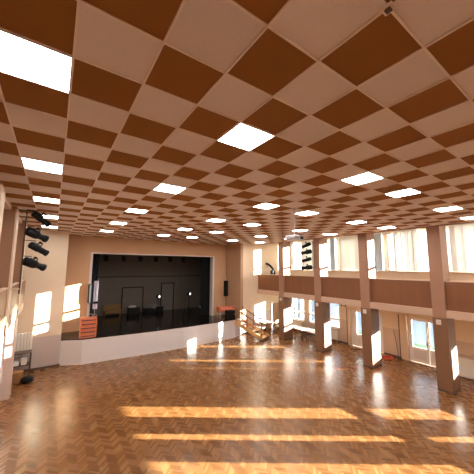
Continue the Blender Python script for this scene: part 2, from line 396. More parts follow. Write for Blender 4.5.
glazed_door(10.55, 14.0, [(12.28, 13.92, 12.5, 13.3), (10.65, 12.26, 10.85, 12.02)])
glazed_door(5.1, 8.3, [(6.73, 8.2, 6.86, 7.97), (5.2, 6.71, 5.42, 6.6)])
glazed_door(0.2, 1.7, [(0.3, 1.6, 0.5, 1.42)])
# cream boards framing the garden doors, dark edge on the far side
for k, (a, b) in enumerate(((8.32, 9.0), (14.02, 14.35))):
    o = struct(MB(U).box(XR-0.12, XR, a, b-0.07, 0, 3.95).build('trim_%d' % (k+3), M['cream']))
    MB(U).box(XR-0.14, XR, b-0.07, b, 0, 3.95).build('dark_edge', M['base_dark'], o)

# ---- galleries: slabs, parapets, columns -------------------------------------------------------
struct(MB(U).box(XC+0.02, XR, YB, YF, 4.9, 5.42).build('balcony_slab', M['beam']))
for k in range(len(COLY)+1):
    y1 = YF if k == 0 else COLY[k-1]-0.41
    y0 = COLY[k]+0.41 if k < len(COLY) else YB
    p = struct(MB(U).box(XC+0.18, XC+0.34, y0, y1, 5.42, 7.36).build('parapet', M['parapet']))
    MB(U).box(XC+0.15, XC+0.38, y0, y1, 7.36, 7.43).build('top_rail', M['sill'], p)
def column(y, x0, x1, side):
    o = struct(MB(U).box(x0, x1, y-0.40, y+0.40, 0, 12.45).build('column', M['column'] if side > 0 else M['wall_dark']))
    fx0, fx1 = (x0-0.05, x1+0.03)
    MB(U).box(fx0, fx1, y-0.43, y+0.43, 0.14, 4.88).build('cladding', M['cladding'] if side > 0 else M['pale_clad'], o)
    MB(U).box(fx0-0.015, fx1+0.015, y-0.445, y+0.445, 0, 0.14).build('skirting', M['base_dark'] if side > 0 else M['pale_clad'], o)
    if side < 0: MB(U).box(fx1-0.05, fx1+0.02, y-0.44, y+0.44, 5.45, 11.2).build('lit_front_strip', M['cream'], o)  # cream strip paints in the lit hall-facing side of the column
    return o
for y in COLY: column(y, XC, XC+1.3, 1)
LX = -1.80
for y in COLY: column(y, LX-1.3, LX, -1)
struct(MB(U).box(XL, LX-0.02, YB, YF, 4.9, 5.42).build('balcony_slab', M['beam']))
for k in range(len(COLY)+1):
    y1 = YF if k == 0 else COLY[k-1]-0.41
    y0 = COLY[k]+0.41 if k < len(COLY) else YB
    p = struct(MB(U).box(LX-0.2, LX-0.02, y0, y1, 5.42, 7.2).build('parapet', M['parapet']))
    MB(U).box(LX-0.22, LX, y0, y1, 7.2, 7.25).build('top_rail', M['sill'], p)

# ---- stage -------------------------------------------------------------------------------------
SZ = 2.12
FRONT = [(0.9, 24.3), (2.45, 23.6), (7.0, 23.25), (11.5, 23.15), (15.5, 23.3), (18.25, 23.55), (19.75, 24.3)]
struct(MB(U).prism(FRONT+[(19.15, 27.0), (19.15, 36.0), (0.9, 36.0)], 0.10, SZ-0.08).build('stage_platform', M['stage_front']))
struct(MB(U).prism([(x, y-0.02) for x, y in FRONT]+[(19.12, 27.0), (19.12, 36.0), (0.92, 36.0)], SZ-0.08, SZ).build('stage_floor', M['stage_floor']))
struct(MB(U).prism([(x, y-0.03) for x, y in FRONT]+[(19.1, 25.0), (0.95, 25.0)], 0.0, 0.10).build('baseboard_stage', M['white_trim']))
OX0, OX1, OZ = 3.08, 17.15, 9.68
struct(MB(U).box(0.9, OX0, YS, YS+0.6, SZ, 12.6).box(OX1, 19.15, YS, YS+0.6, SZ, 12.6).box(OX0, OX1, YS, YS+0.6, OZ, 12.6).build('wall_stage', M['wall_stage']))
struct(MB(U).box(OX0-0.12, OX0+0.1, YS-0.06, YS+0.66, SZ, OZ).box(OX1-0.1, OX1+0.12, YS-0.06, YS+0.66, SZ, OZ).box(OX0-0.12, OX1+0.12, YS-0.04, YS+0.66, OZ-0.06, OZ+0.06).build('trim_5', M['white_trim']))
BK = 34.6
struct(MB(U).box(0.4, 19.6, BK, BK+0.4, SZ, 12.6).build('wall_backstage', M['backstage']))
struct(MB(U).box(0.4, 0.9, YS+0.6, BK, SZ, 12.6).build('wall_backstage_left', M['backstage_shaded']))
struct(MB(U).box(19.15, 19.6, YS+0.6, BK, SZ, 12.6).build('wall_backstage_right', M['backstage_shaded']))
struct(MB(U).box(0.4, 19.6, YS+0.6, BK, 11.6, 12.0).build('ceiling_backstage', M['backstage_shaded']))
struct(MB(U).box(0.9, 19.1, BK-0.1, BK, 6.9, 7.05).build('trim_6', M['backstage_shaded']))
for nm, x0, x1, z1, mt in (('door_4', 7.75, 10.3, 5.45, 'backstage'), ('door_5', 13.0, 14.7, 5.9, 'backstage_door')):
    o = struct(MB(U).box(x0-0.14, x0, BK-0.08, BK, SZ, z1).box(x1, x1+0.14, BK-0.08, BK, SZ, z1).box(x0-0.14, x1+0.14, BK-0.08, BK, z1, z1+0.14).build(nm, M['black_soft']))
    lf = MB(U).box(x0, x1, BK-0.05, BK, SZ+0.02, z1).build('leaf', M[mt], o)
    MB(U).box(x0+0.2, x1-0.2, BK-0.07, BK-0.04, SZ+0.3, SZ+1.5).box(x0+0.2, x1-0.2, BK-0.07, BK-0.04, SZ+1.8, z1-0.3).build('panel', M[mt], lf)
    MB(U).tube([(x0+0.2, BK-0.07, SZ+1.7), (x0+0.2, BK-0.14, SZ+1.7), (x0+0.4, BK-0.14, SZ+1.7)], 0.02).build('handle', M['steel'], lf)

# ---- door in the front wall, skirting ------------------------------------------------------------
o = struct(MB(U).box(RDX0-0.1, RDX0+0.05, YF-0.06, YF+0.4, 0, 3.55).box(RDX1-0.05, RDX1+0.1, YF-0.06, YF+0.4, 0, 3.55).box(RDX0-0.1, RDX1+0.1, YF-0.06, YF+0.4, 3.45, 3.6).build('door_6', M['sill']))
lf = MB(U).box(RDX0+0.4, RDX1-0.05, YF+0.05, YF+0.14, 0.02, 3.45).build('leaf', M['wall_return'], o)
MB(U).tube([(RDX0+0.55, YF+0.05, 1.75), (RDX0+0.55, YF-0.05, 1.75), (RDX0+0.8, YF-0.05, 1.75)], 0.025).build('handle', M['steel'], lf)
struct(MB(U).box(RDX0-0.2, RDX1+0.2, YF+1.6, YF+1.9, 0, 4).build('wall_passage', M['base_dark']))
struct(MB(U).box(XL, 0.95, YF-0.05, YF, 0, 0.16).build('baseboard_front_left', M['base_dark']))
struct(MB(U).box(20.0, RDX0-0.1, YF-0.05, YF, 0, 0.16).build('baseboard_front_right', M['base_dark']))
bb = MB(U)
for a, b in ((14.35, YF), (9.0, 10.5), (YB, 5.05)): bb.box(XR-0.06, XR, a, b, 0, 0.16)
struct(bb.build('baseboard_right', M['base_dark']))

# ---- outside --------------------------------------------------------------------------------------
struct(MB(1).box(16.6, 20.6, -60, 60, -0.25, -0.12).build('lawn_ground', M['lawn']))
struct(MB(1).box(20.6, 140, -120, 140, -0.30, -0.14).build('paving_ground', M['paving']))

# ================================================================== THINGS
# ---- ceiling lights ---------------------------------------------------------------------------------
def light_label(ci, cj):
    col = ['row nearest the left wall', 'second row from the left wall', 'third row from the left wall',
           'third row from the windows', 'second row from the windows', 'row nearest the windows'][ci]
    far = ['nearest the camera', 'second from the camera', 'middle one', 'second from the stage', 'nearest the stage'][cj]
    return 'lit ceiling panel, %s in the %s' % (far, col)
proto = None
for ci, i in enumerate((-1, 3, 8, 11, 16, 20)):
    for cj, j in enumerate((1, 6, 11, 16, 21)):
        if proto is None:
            t = thing('ceiling_light', '', 'ceiling light', group='lit ceiling panels')
            MB().box(-0.3, -0.285, -0.3, 0.3, -0.016, 0.01).box(0.285, 0.3, -0.3, 0.3, -0.016, 0.01).box(-0.285, 0.285, -0.3, -0.285, -0.016, 0.01).box(-0.285, 0.285, 0.285, 0.3, -0.016, 0.01).build('frame', M['white_trim'], t)
            MB().box(-0.286, 0.286, -0.286, 0.286, -0.011, -0.004).build('diffuser', M['panel'], t)
            proto = t
        else: t = copy_tree(proto)
        t.location = T(i+0.5, j+0.5, CEIL); t['label'] = light_label(ci, cj)
# the same panels over the rear of the hall, behind the photographer, light the room too
for i, wi in zip((-1, 3, 8, 11, 16, 20), ('first', 'second', 'third', 'fourth', 'fifth', 'sixth')):
    for j, wj in ((-4, 'just behind the camera'), (-9, 'by the rear wall')):
        t = copy_tree(proto); t.location = T(i+0.5, j+0.5, CEIL); t['label'] = 'lit ceiling panel %s, %s from the left in its row' % (wj, wi); t['group'] = 'rear ceiling panels'

# ---- projector -----------------------------------------------------------------------------------------
pj = thing('projector', 'pale ceiling projector hanging from a thin pole in the middle of the hall', 'projector', T(9.97, 6.02, 9.83), (0, 0, math.radians(8)))
MB().tube([(0, 0, 0.06), (0, 0, (CEIL-9.83)*U-0.03)], 0.016).build('mount_pole', M['grey'], pj)
MB().lathe([(0.07, (CEIL-9.83)*U-0.035), (0.07, (CEIL-9.83)*U-0.015)]).build('ceiling_plate', M['grey'], pj)
MB().box(-0.1, 0.1, -0.1, 0.1, 0.05, 0.085, 0.008).build('bracket', M['grey'], pj)
b = MB().box(-0.24, 0.24, -0.17, 0.17, -0.085, 0.05, 0.025, 3).build('body', M['projector'], pj)
MB().lathe([(0.055, 0), (0.06, 0.05), (0.05, 0.055)], 'Y', at=(0.11, 0.165, -0.015)).build('lens', M['lens'], b)
vm = MB()
for k in range(5): vm.box(-0.2+k*0.03, -0.185+k*0.03, -0.176, -0.168, -0.05, 0.02)
vm.build('vent', M['grey'], b)
MB().box(0.05, 0.2, -0.178, -0.168, -0.06, 0.02).build('socket_panel', M['black_soft'], b)

# ---- stage spotlights on both sides --------------------------------------------------------------------
def make_spot(kind):
    t = thing('spotlight', '', 'spotlight')
    if kind == 0:
        b = MB().lathe([(0.08, -0.30), (0.135, -0.27), (0.14, 0.02), (0.12, 0.08), (0.095, 0.10), (0.095, 0.28), (0.115, 0.28), (0.115, 0.36), (0.09, 0.36)], 'X').build('body', M['black'], t, True)
        MB().box(-0.16, -0.02, -0.03, 0.03, 0.10, 0.15, 0.008).build('rear_handle', M['black_soft'], b)
        MB().lathe([(0.074, 0.345), (0.06, 0.358)], 'X').build('lens', M['lens'], b)
    else:
        b = MB().lathe([(0.08, -0.26), (0.105, -0.24), (0.11, 0.02), (0.095, 0.04), (0.09, 0.28), (0.10, 0.28), (0.10, 0.33), (0.08, 0.33)], 'X').build('body', M['black'], t, True)
        MB().box(-0.2, 0.0, -0.02, 0.02, 0.085, 0.12, 0.006).build('rear_handle', M['black_soft'], b)
        MB().lathe([(0.06, 0.315), (0.05, 0.328)], 'X').build('lens', M['lens'], b)
    MB().beam((-0.02, -0.14, 0), (-0.02, -0.14, 0.17), 0.03, 0.008, (0, 1, 0)).beam((-0.02, 0.14, 0), (-0.02, 0.14, 0.17), 0.03, 0.008, (0, 1, 0)).beam((-0.02, -0.144, 0.17), (-0.02, 0.144, 0.17), 0.03, 0.008).build('yoke', M['black_soft'], t)
    MB().box(-0.06, 0.02, -0.025, 0.025, 0.17, 0.23, 0.006).build('clamp', M['black_soft'], t)
    return t
SP = [make_spot(0), make_spot(1)]; used = [False, False]
def place_spot(kind, loc, heading, pitch, label, group):
    t = SP[kind] if not used[kind] else copy_tree(SP[kind]); used[kind] = True
    d = Vector((math.cos(heading)*math.cos(pitch), math.sin(heading)*math.cos(pitch), math.sin(pitch)))
    x = d; y = Vector((0, 0, 1)).cross(x).normalized(); z = x.cross(y)
    t.location = loc; t.rotation_euler = Matrix((x, y, z)).transposed().to_euler(); t['label'] = label; t['group'] = group
ORD = ['topmost', 'second from the top', 'third from the top', 'lowest']
# right: bar fixed to the second column from the stage
rb = thing('lighting_bar', 'thin dark upright bar on the front edge of the second column from the stage', 'lighting bar', T(22.12, 14.84, 0))
MB().tube([(0, 0, 8.0*U), (0, 0, 11.1*U)], 0.02).build('pipe', M['dark_leg'], rb)
for z in (8.3, 10.95): MB().beam((0, -0.03, z*U), (0.1, -0.06, z*U), 0.04, 0.04).build('wall_bracket', M['dark_leg'], rb)
for k, (z, p) in enumerate(((10.66, -24), (9.92, -12), (9.12, -16), (8.30, -6))):
    place_spot([1, 0, 1, 0][k], T(21.84, 15.36, z), math.radians(141), math.radians(p), 'black spotlight, %s of four on the column by the balcony' % ORD[k], 'spotlights on the right column')
# left: bar held off the far left column
lb = thing('lighting_bar', 'thin dark upright bar with brackets carrying spotlights at the far left', 'lighting bar', T(-1.38, 14.2, 0))
MB().tube([(0, 0, 6.9*U), (0, 0, 11.25*U)], 0.022).build('pipe', M['dark_leg'], lb)
for z in (7.15, 10.95): MB().beam((-0.21, 0.02, z*U), (0, 0, z*U), 0.045, 0.045).build('wall_bracket', M['steel_paint'], lb)
MB().tube([(-0.2, 0, 11.2*U), (0.2, 0, 11.2*U)], 0.022).build('crosspiece', M['dark_leg'], lb)
for k, (z, x, p) in enumerate(((10.86, -0.80, -33), (9.98, -0.93, -20), (9.24, -0.80, -26), (8.42, -0.92, -20))):
    MB().tube([(0, 0, z*U+0.24), ((x+1.38)*U-0.06, 0.07, z*U+0.24)], 0.014).build('arm', M['dark_leg'], lb)
    place_spot([1, 0, 1, 0][k], T(x, 14.3, z), math.radians(33), math.radians(p), 'black spotlight, %s of four on the far left bar' % ORD[k], 'spotlights on the left bar')

# ---- small boxes on the column fronts --------------------------------------------------------------------
for y, wd in zip(COLY[:4], ('column nearest the stage', 'second column from the stage', 'third column from the stage', 'column nearest the camera')):
    t = thing('wall_box', 'small white square box on the %s' % wd, 'wall box', T(XC-0.05, y+0.05, 4.58), group='white boxes on the columns')
    MB().box(-0.05, 0, -0.085, 0.085, -0.1, 0.1, 0.012).build('housing', M['white'], t)
    MB().box(-0.055, -0.048, -0.06, 0.06, -0.075, 0.075).build('front_plate', M['white_trim'], t)

# ---- blinds and curtains on the gallery -------------------------------------------------------------------
def hang(y0, y1, m, label, fold=0.15, z0=8.02, z1=11.75, name='window_blind', cat='blind'):
    t = thing(name, label, cat, T(XR-0.3, (y0+y1)/2, z0), group='gallery window blinds')
    w = (y1-y0)*U; n = max(4, int(w/0.06)); h = (z1-z0)*U; cols = []
    for k in range(n+1):
        y = -w/2+w*k/n; x = fold*U*(0.5 if k % 2 else -0.5)
        cols.append([(x, y, 0), (x, y, h*0.5), (x, y, h)])
    MB().sheet(cols).build('fabric', m, t)
    MB().box(-0.04, 0.04, -w/2-0.03, w/2+0.03, h, h+0.05).build('track', M['white'], t)
def slats(y0, y1, label, turn=0.9, z0=8.02, z1=11.75):
    t = thing('window_blind', label, 'blind', T(XR-0.3, (y0+y1)/2, z0), group='gallery window blinds')
    w = (y1-y0)*U; n = int(w/0.105); h = (z1-z0)*U; mm = MB()
    for k in range(n):
        y = -w/2+w*(k+0.5)/n; a = turn+random.uniform(-0.18, 0.18); dx, dy = math.cos(a)*0.074, math.sin(a)*0.074
        mm.sheet([[(-dx, y-dy, 0), (-dx, y-dy, h)], [(dx, y+dy, 0), (dx, y+dy, h)]])
    mm.build('slats', M['blind'], t)
    MB().box(-0.04, 0.04, -w/2, w/2, h, h+0.05).build('track', M['white'], t)
slats(6.85, 8.9, 'white vertical slat blind on the gallery window between the two nearest columns', 1.35)
slats(5.5, 6.05, 'narrow vertical blind on the gallery window behind the nearest column', 1.35)
slats(-0.35, 4.5, 'sunlit vertical slat blind on the gallery window at the right edge', 1.3)
hang(10.0, 10.85, M['blind_blue'], 'pale blue curtain panel on the gallery just right of the third column', name='curtain', cat='curtain')
hang(11.85, 14.65, M['curtain'], 'white gathered curtain on the gallery left of the third column', name='curtain', cat='curtain')
hang(15.35, 16.1, M['blind_blue'], 'narrow pale blue curtain on the gallery right of the second column', name='curtain', cat='curtain')
hang(17.05, 20.3, M['curtain'], 'white gathered curtain on the gallery between the first and second columns', name='curtain', cat='curtain')
hang(22.25, 22.95, M['blind'], 'short white curtain added to block sun at the lower window nearest the front wall', 0.06, LZ0+0.05, LZ1, 'curtain', 'curtain')  # added curtain, narrows the sun patch on the front wall
hang(21.75, 24.0, M['curtain'], 'white curtain on the gallery window next to the front wall', name='curtain', cat='curtain')

# ---- black spotlight on the gallery ------------------------------------------------------------------------
fs = thing('follow_spot', 'black hooded spotlight bent over on its stand behind the balcony parapet', 'spotlight', T(24.3, 23.7, 5.42))
MB().tube([(0, 0, 0), (0, 0, 1.1)], 0.03).build('stand', M['black_soft'], fs)
for k in range(3):
    a = k*2*PI/3+0.4; MB().tube([(0, 0, 0.45), (0.35*math.cos(a), 0.35*math.sin(a), 0.0)], 0.018).build('leg', M['black_soft'], fs)
MB().tube([(0.12, -0.08, 1.08), (0.16, -0.1, 1.35), (0.12, -0.06, 1.62), (0.0, 0.03, 1.82), (-0.16, 0.14, 1.98), (-0.34, 0.28, 2.05)], 0.085, 14).build('hood', M['black_soft'], fs, True)
MB().box(-0.04, 0.26, -0.22, 0.08, 1.0, 1.5, 0.04).build('lamp_house', M['black'], fs)

# ---- radiators ----------------------------------------------------------------------------------------------
def radiator(y0, y1, z0, z1, label, x=XR-0.1, d=0.16):
    t = thing('radiator', label, 'radiator', T(x, (y0+y1)/2, z0), group='radiators under the windows')
    w = (y1-y0)*U; h = (z1-z0)*U; dd = d*U; mm = MB(); n = max(4, int(w/0.12))
    mm.box(-dd*0.7, -dd*0.2, -w/2, w/2, 0, h)
    for k in range(n):
        y = -w/2+w*(k+0.5)/n; mm.box(-dd, -dd*0.5, y-0.042, y+0.042, 0.03, h-0.03, 0.006)
    mm.build('panel', M['radiator'], t)
    MB().box(-dd, 0, -w/2, w/2, h, h+0.015).build('top_grille', M['white_trim'], t)
    MB().tube([(-dd*0.5, -w/2+0.06, 0.02), (-dd*0.5, -w/2+0.06, -z0*U+0.01)], 0.012).tube([(-dd*0.5, w/2-0.06, 0.02), (-dd*0.5, w/2-0.06, -z0*U+0.01)], 0.012).build('pipe', M['white_trim'], t)
radiator(15.5, 16.7, 0.2, 1.2, 'white radiator under the window between the second and third columns')
radiator(20.8, 22.6, 0.2, 1.2, 'white radiator under the window nearest the front wall')
rc = thing('radiator_cabinet', 'cream radiator cabinet with dark kick strip at the right edge', 'cabinet', T(26.6, 2.8, 0))
MB().box(-0.24, 0.23, -1.6, 1.25, 0.12, 0.9, 0.008).build('cabinet_front', M['radiator'], rc)
MB().box(-0.27, 0.23, -1.62, 1.27, 0.9, 0.94, 0.006).build('top_board', M['sill'], rc)
MB().box(-0.21, 0.23, -1.58, 1.22, 0.0, 0.05).build('kick_strip', M['dark_leg'], rc)
MB().box(-0.245, 0.23, -1.6, 1.25, 0.05, 0.12).build('lower_rail', M['white_trim'], rc)
t = thing('radiator', 'white upright ribbed radiator on the front wall at the far left', 'radiator', T(-1.6, YF-0.05, 1.3))
mm = MB().box(-0.34, 0.34, -0.07, -0.03, 0.05, 1.0)
for k in range(6): mm.box(-0.35+k*0.118, -0.26+k*0.118, -0.14, -0.02, 0, 1.04, 0.02)
mm.build('ribs', M['radiator'], t)
MB().tube([(-0.33, -0.08, 0.1), (-0.33, -0.08, -0.75)], 0.014).build('pipe', M['white_trim'], t)

# ---- emergency lamp ------------------------------------------------------------------------------------------
t = thing('emergency_lamp', 'small grey twin-head emergency lamp high on the wall beside the garden door', 'lamp', T(XR, 14.6, 4.1))
MB().box(-0.08, 0, -0.12, 0.12, -0.06, 0.04, 0.01).build('housing', M['grey'], t)
for s in (-1, 1): MB().lathe([(0.03, 0), (0.055, -0.06), (0.05, -0.065)], 'X', at=(-0.08, s*0.15, 0.02)).build('lamp_head', M['dark_leg'], t)

# ---- stairs up to the stage ------------------------------------------------------------------------------------
st = thing('stage_stairs', 'light wooden stairs with handrails leading down from the right stage corner', 'stairs', T(19.1, 23.93, 0), (0, 0, math.radians(-63)))
N, RUN, WID = 6, 2.05, 1.05; H = SZ*U
for k in range(N):
    x = 0.05+RUN*k/N; z = H*(1-(k+1)/(N+0.0))+0.0
    z = H-(k+1)*H/(N+1)
    MB().box(x, x+RUN/N+0.03, -WID/2+0.04, WID/2-0.04, z-0.035, z, 0.006).build('tread', M['wood'], st)
for s in (-1, 1):
    MB().beam((0.0, s*WID/2, H-0.22), (RUN+0.12, s*WID/2, 0.11), 0.05, 0.24).build('stringer', M['wood'], st)
    r = MB().beam((-0.25, s*WID/2, H+0.82), (RUN+0.05, s*WID/2, 0.98), 0.05, 0.07).build('handrail', M['wood_mid'], st)
    MB().beam((-0.1, s*WID/2, H+0.36), (RUN, s*WID/2, 0.55), 0.03, 0.05).build('lower_rail', M['wood_mid'], st)
    for x in (0.08, 0.95, RUN-0.02):
        zb = H-0.1-(H-0.2)*x/RUN
        MB().beam((x, s*WID/2, max(zb-0.1, 0.02)), (x, s*WID/2, zb+0.95), 0.05, 0.05, (1, 0, 0)).build('post', M['wood_mid'], st)
MB().box(RUN-0.1, RUN+0.13, -WID/2-0.03, WID/2+0.03, 0, 0.10).build('foot_board', M['dark_wood'], st)

# ---- stack of orange crates on the left of the stage ---------------------------------------------------------
crate_proto = None
for k in range(5):
    if crate_proto is None:
        t = thing('orange_crate', '', 'crate'); w, d, h = 0.76, 0.52, 0.195
        m_ = MB().box(-w/2, w/2, -d/2, d/2, 0.0, 0.02)
        for z0, z1 in ((0.0, 0.05), (0.105, 0.185)):
            m_.box(-w/2, w/2, -d/2, -d/2+0.02, z0, z1).box(-w/2, w/2, d/2-0.02, d/2, z0, z1).box(-w/2, -w/2+0.02, -d/2, d/2, z0, z1).box(w/2-0.02, w/2, -d/2, d/2, z0, z1)
        for sx in (-1, 1):
            for sy in (-1, 1): m_.box(sx*(w/2-0.02)-0.025, sx*(w/2-0.02)+0.025, sy*(d/2-0.015)-0.02, sy*(d/2-0.015)+0.02, 0, h)
        m_.build('slatted_sides', M['orange'], t)
        MB().box(-w/2-0.012, w/2+0.012, -d/2-0.012, d/2+0.012, h-0.03, h-0.004, 0.004).build('rim', M['orange'], t)
        MB().box(-w/2+0.03, w/2-0.03, -d/2+0.03, d/2-0.03, 0.02, 0.06).build('floor_board', M['dark_wood'], t)
        crate_proto = t
    else: t = copy_tree(crate_proto)
    t.location = (2.86*U+random.uniform(-0.015, 0.015), 24.2*U, SZ*U+0.2*k); t.rotation_euler = (0, 0, random.uniform(-0.03, 0.03)-0.04)
    t['label'] = 'orange slatted crate at the left stage edge, %s of its stack' % ['lowest', 'second from the bottom', 'middle one', 'second from the top', 'topmost'][k]
    t['group'] = 'orange crates stacked on the stage'
for k, (dx, r) in enumerate(((0.08, 0.11), (0.27, 0.10))):
    pts = [(2.86*U+dx+r*math.cos(a), 24.2*U-0.12, SZ*U+1.0+0.02+r*1.5*max(0, math.sin(a))) for a in [PI*q/10 for q in range(11)]]
    tag(MB().tube(pts, 0.022).build('metal_hoop', M['steel'], None, True), 'bent pale metal hoop standing on the orange crates, %s one' % ('left' if k == 0 else 'right'), 'hoop', 'pale hoops on the crates')

# ---- slim loudspeakers on poles ----------------------------------------------------------------------------------
def pa(loc, z0, z1, rz, label, wide=0.3, base=True):
    t = thing('column_loudspeaker', label, 'loudspeaker', loc, (0, 0, rz), group='slim loudspeakers beside the stage opening')
    b = MB().box(-wide/2, wide/2, -0.12, 0.12, z0, z1, 0.03, 3).build('cabinet', M['black'], t)
    MB().box(-wide/2+0.03, wide/2-0.03, -0.13, -0.115, z0+0.04, z1-0.04).build('grille', M['black_soft'], b)
    MB().tube([(0, 0, 0.05), (0, 0, z0)], 0.02).build('pole', M['black_soft'] if base else M['grey'], t)
    MB().lathe([(0.24, 0.0), (0.24, 0.02), (0.04, 0.05)]).build('foot_plate', M['black_soft'], t)
pa(T(18.25, 25.6, SZ), (4.65-SZ)*U, (6.6-SZ)*U, 0.5, 'slim black column loudspeaker on a thin pole at the right of the stage')
pa(T(3.14, 26.62, SZ), (4.75-SZ)*U, (6.6-SZ)*U, 0.1, 'slim black column loudspeaker on a pale pole at the left of the stage', 0.24, False)
cl = []
for k in range(11): cl.append([(3.42*U+k*0.025, 26.86*U+0.02*(k % 2), z*U) for z in (4.1, 5.4, 6.85)])
bn = thing('stage_cloth', 'narrow lavender cloth hanging at the left edge of the stage opening', 'cloth', (0, 0, 0))
MB().sheet(cl).build('fabric', M['lav_cloth'], bn)
MB().tube([(3.40*U, 26.86*U, 6.85*U), (3.82*U, 26.86*U, 6.85*U)], 0.02).build('rod', M['grey'], bn)
MB().tube([(3.62*U, 26.88*U, SZ*U+0.01), (3.62*U, 26.88*U, 6.85*U)], 0.015).build('upright', M['grey'], bn)
MB().box(3.42*U, 3.85*U, 26.78*U, 26.82*U, 4.62*U, 4.85*U).build('dark_band', M['black_cloth'], bn)
MB().lathe([(0.06, 0), (0.06, 0.015)], at=(3.62*U, 26.88*U, SZ*U)).build('foot_plate', M['black_soft'], bn)

# ---- orange table and black box at the right of the stage -------------------------------------------------------------
ot = thing('covered_table', 'small table with pale legs under an orange cloth at the right stage edge', 'table', T(17.95, 25.05, SZ), (0, 0, -0.12))
TH = 0.8
MB().box(-0.60, 0.60, -0.28, 0.28, TH-0.03, TH).build('tabletop', M['wood_mid'], ot)
for sx in (-1, 1):
    for sy in (-1, 1): MB().tube([(sx*0.56, sy*0.24, TH-0.03), (sx*0.60, sy*0.25, 0)], 0.02).build('leg', M['lav_cloth'], ot)
cols = []
for k in range(25):
    x = -0.63+1.26*k/24; e = 0.015*math.sin(k*1.7); dr = 0.30+0.03*math.sin(k*0.9)
    cols.append([(x, -0.31+e, TH-dr), (x, -0.30+e*0.4, TH-0.03), (x, -0.27, TH+0.012), (x, 0.27, TH+0.012), (x, 0.30, TH-0.03), (x, 0.31, TH-dr)])
clo = MB().sheet(cols).sheet([[(-0.645, y, TH-0.34), (-0.635, y, TH+0.01)] for y in (-0.3, -0.1, 0.1, 0.3)]).build('tablecloth', M['orange_cloth'])
clo.location = T(17.95, 25.05, SZ); clo.rotation_euler = (0, 0, -0.12)
tag(clo, 'orange cloth draped over the small table at the right stage edge', 'tablecloth')
sb = thing('stage_monitor', 'black box loudspeaker standing in front of the orange covered table', 'loudspeaker', T(17.95, 24.15, SZ), (0, 0, -0.1))
b = MB().box(-0.32, 0.32, -0.2, 0.2, 0, 0.6, 0.02).build('cabinet', M['black'], sb)
MB().box(-0.28, 0.28, -0.212, -0.195, 0.04, 0.56, 0.004).build('grille', M['black_soft'], b)
for s in (-1, 1): MB().box(s*0.32-0.012, s*0.32+0.012, -0.07, 0.07, 0.36, 0.44, 0.01).build('handle', M['dark_leg'], b)

# ---- in the dark of the stage -------------------------------------------------------------------------------------------
def leg_curtain(x0, x1, y, label):
    t = thing('stage_curtain', label, 'curtain', T((x0+x1)/2, y, SZ)); w = (x1-x0)*U; n = int(w/0.05); h = (10.4-SZ)*U
    MB().sheet([[(-w/2+w*k/n, 0.05*(1 if k % 2 else -1), z) for z in (0.02, h/2, h)] for k in range(n+1)]).build('fabric', M['black_cloth'], t)
    MB().tube([(-w/2, 0, h), (w/2, 0, h)], 0.025).build('rail', M['black_soft'], t)
leg_curtain(1.3, 3.85, 28.0, 'black side curtain at the left edge of the stage opening')
leg_curtain(15.95, 18.6, 28.2, 'black side curtain at the right edge of the stage opening')
bar = thing('stage_truss', 'black lighting pipe slung across the top of the stage opening', 'lighting bar', T(10.1, 29.5, 9.75))
MB().tube([(-7.0*U, 0, 0), (7.0*U, 0, 0)], 0.03).build('pipe', M['black_soft'], bar)
mm = MB()
for k in range(-3, 4): mm.tube([(k*1.3, 0, 0), (k*1.3, 0, (11.6-9.75)*U)], 0.01)
mm.build('hangers', M['black_soft'], bar)
par_proto = None
for k, x in enumerate((4.8, 6.6, 8.5, 10.4, 12.2, 14.0)):
    if par_proto is None:
        t = thing('par_can', '', 'spotlight')
        b = MB().lathe([(0.08, -0.2), (0.12, -0.16), (0.13, 0.12), (0.14, 0.16), (0.12, 0.16)]).build('can', M['black'], t, True)
        MB().lathe([(0.11, 0.150), (0.10, 0.158)]).build('lens', M['lens'], b)
        MB().beam((-0.15, 0, -0.0), (-0.15, 0, -0.28), 0.02, 0.02, (1, 0, 0)).beam((0.15, 0, 0), (0.15, 0, -0.28), 0.02, 0.02, (1, 0, 0)).beam((-0.16, 0, -0.28), (0.16, 0, -0.28), 0.02, 0.02).build('yoke', M['black_soft'], t)
        par_proto = t
    else: t = copy_tree(par_proto)
    t.location = (x*U, 29.5*U, 9.75*U-0.03-0.2905); t.rotation_euler = (PI+0.1, 0, 0)
    t['label'] = 'black stage lamp hanging from the pipe over the stage, %s from the left' % ['first', 'second', 'third', 'fourth', 'fifth', 'sixth'][k]; t['group'] = 'lamps along the stage pipe'
bn = thing('bench', 'low yellowish wooden bench at the back left of the dark stage', 'bench', T(6.5, 33.9, SZ))
MB().box(-0.62, 0.62, -0.22, 0.22, 0.38, 0.46, 0.01).build('seat', M['yellow_wood'], bn)
MB().box(-0.62, 0.62, 0.17, 0.22, 0.46, 0.82, 0.01).build('backrest', M['yellow_wood'], bn)
MB().box(-0.6, 0.6, -0.2, -0.17, 0.2, 0.38).build('front_rail', M['yellow_wood'], bn)
for sx in (-1, 1):
    for sy in (-1, 1): MB().box(sx*0.56-0.03, sx*0.56+0.03, sy*0.17-0.03, sy*0.17+0.03, 0, 0.38).build('leg', M['yellow_wood'], bn)
dt = thing('draped_box', 'dark box with a rumpled white cloth on top before the backstage door', 'box', T(8.95, 33.4, SZ))
MB().box(-0.42, 0.42, -0.28, 0.28, 0, 0.55, 0.03).build('box', M['black_soft'], dt)
MB().blob((-0.12, 0, 0.6), (0.30, 0.22, 0.10), 3, 3, 0.2).build('cloth', M['grey'], dt, True)
hp = thing('equipment_heap', 'dark heap of cased gear with a grey sheet at the back of the stage', 'equipment', T(11.6, 33.8, SZ))
MB().box(-0.75, 0.1, -0.25, 0.25, 0, 0.36, 0.05).box(0.15, 0.8, -0.3, 0.2, 0, 0.45, 0.05).build('cases', M['black_soft'], hp)
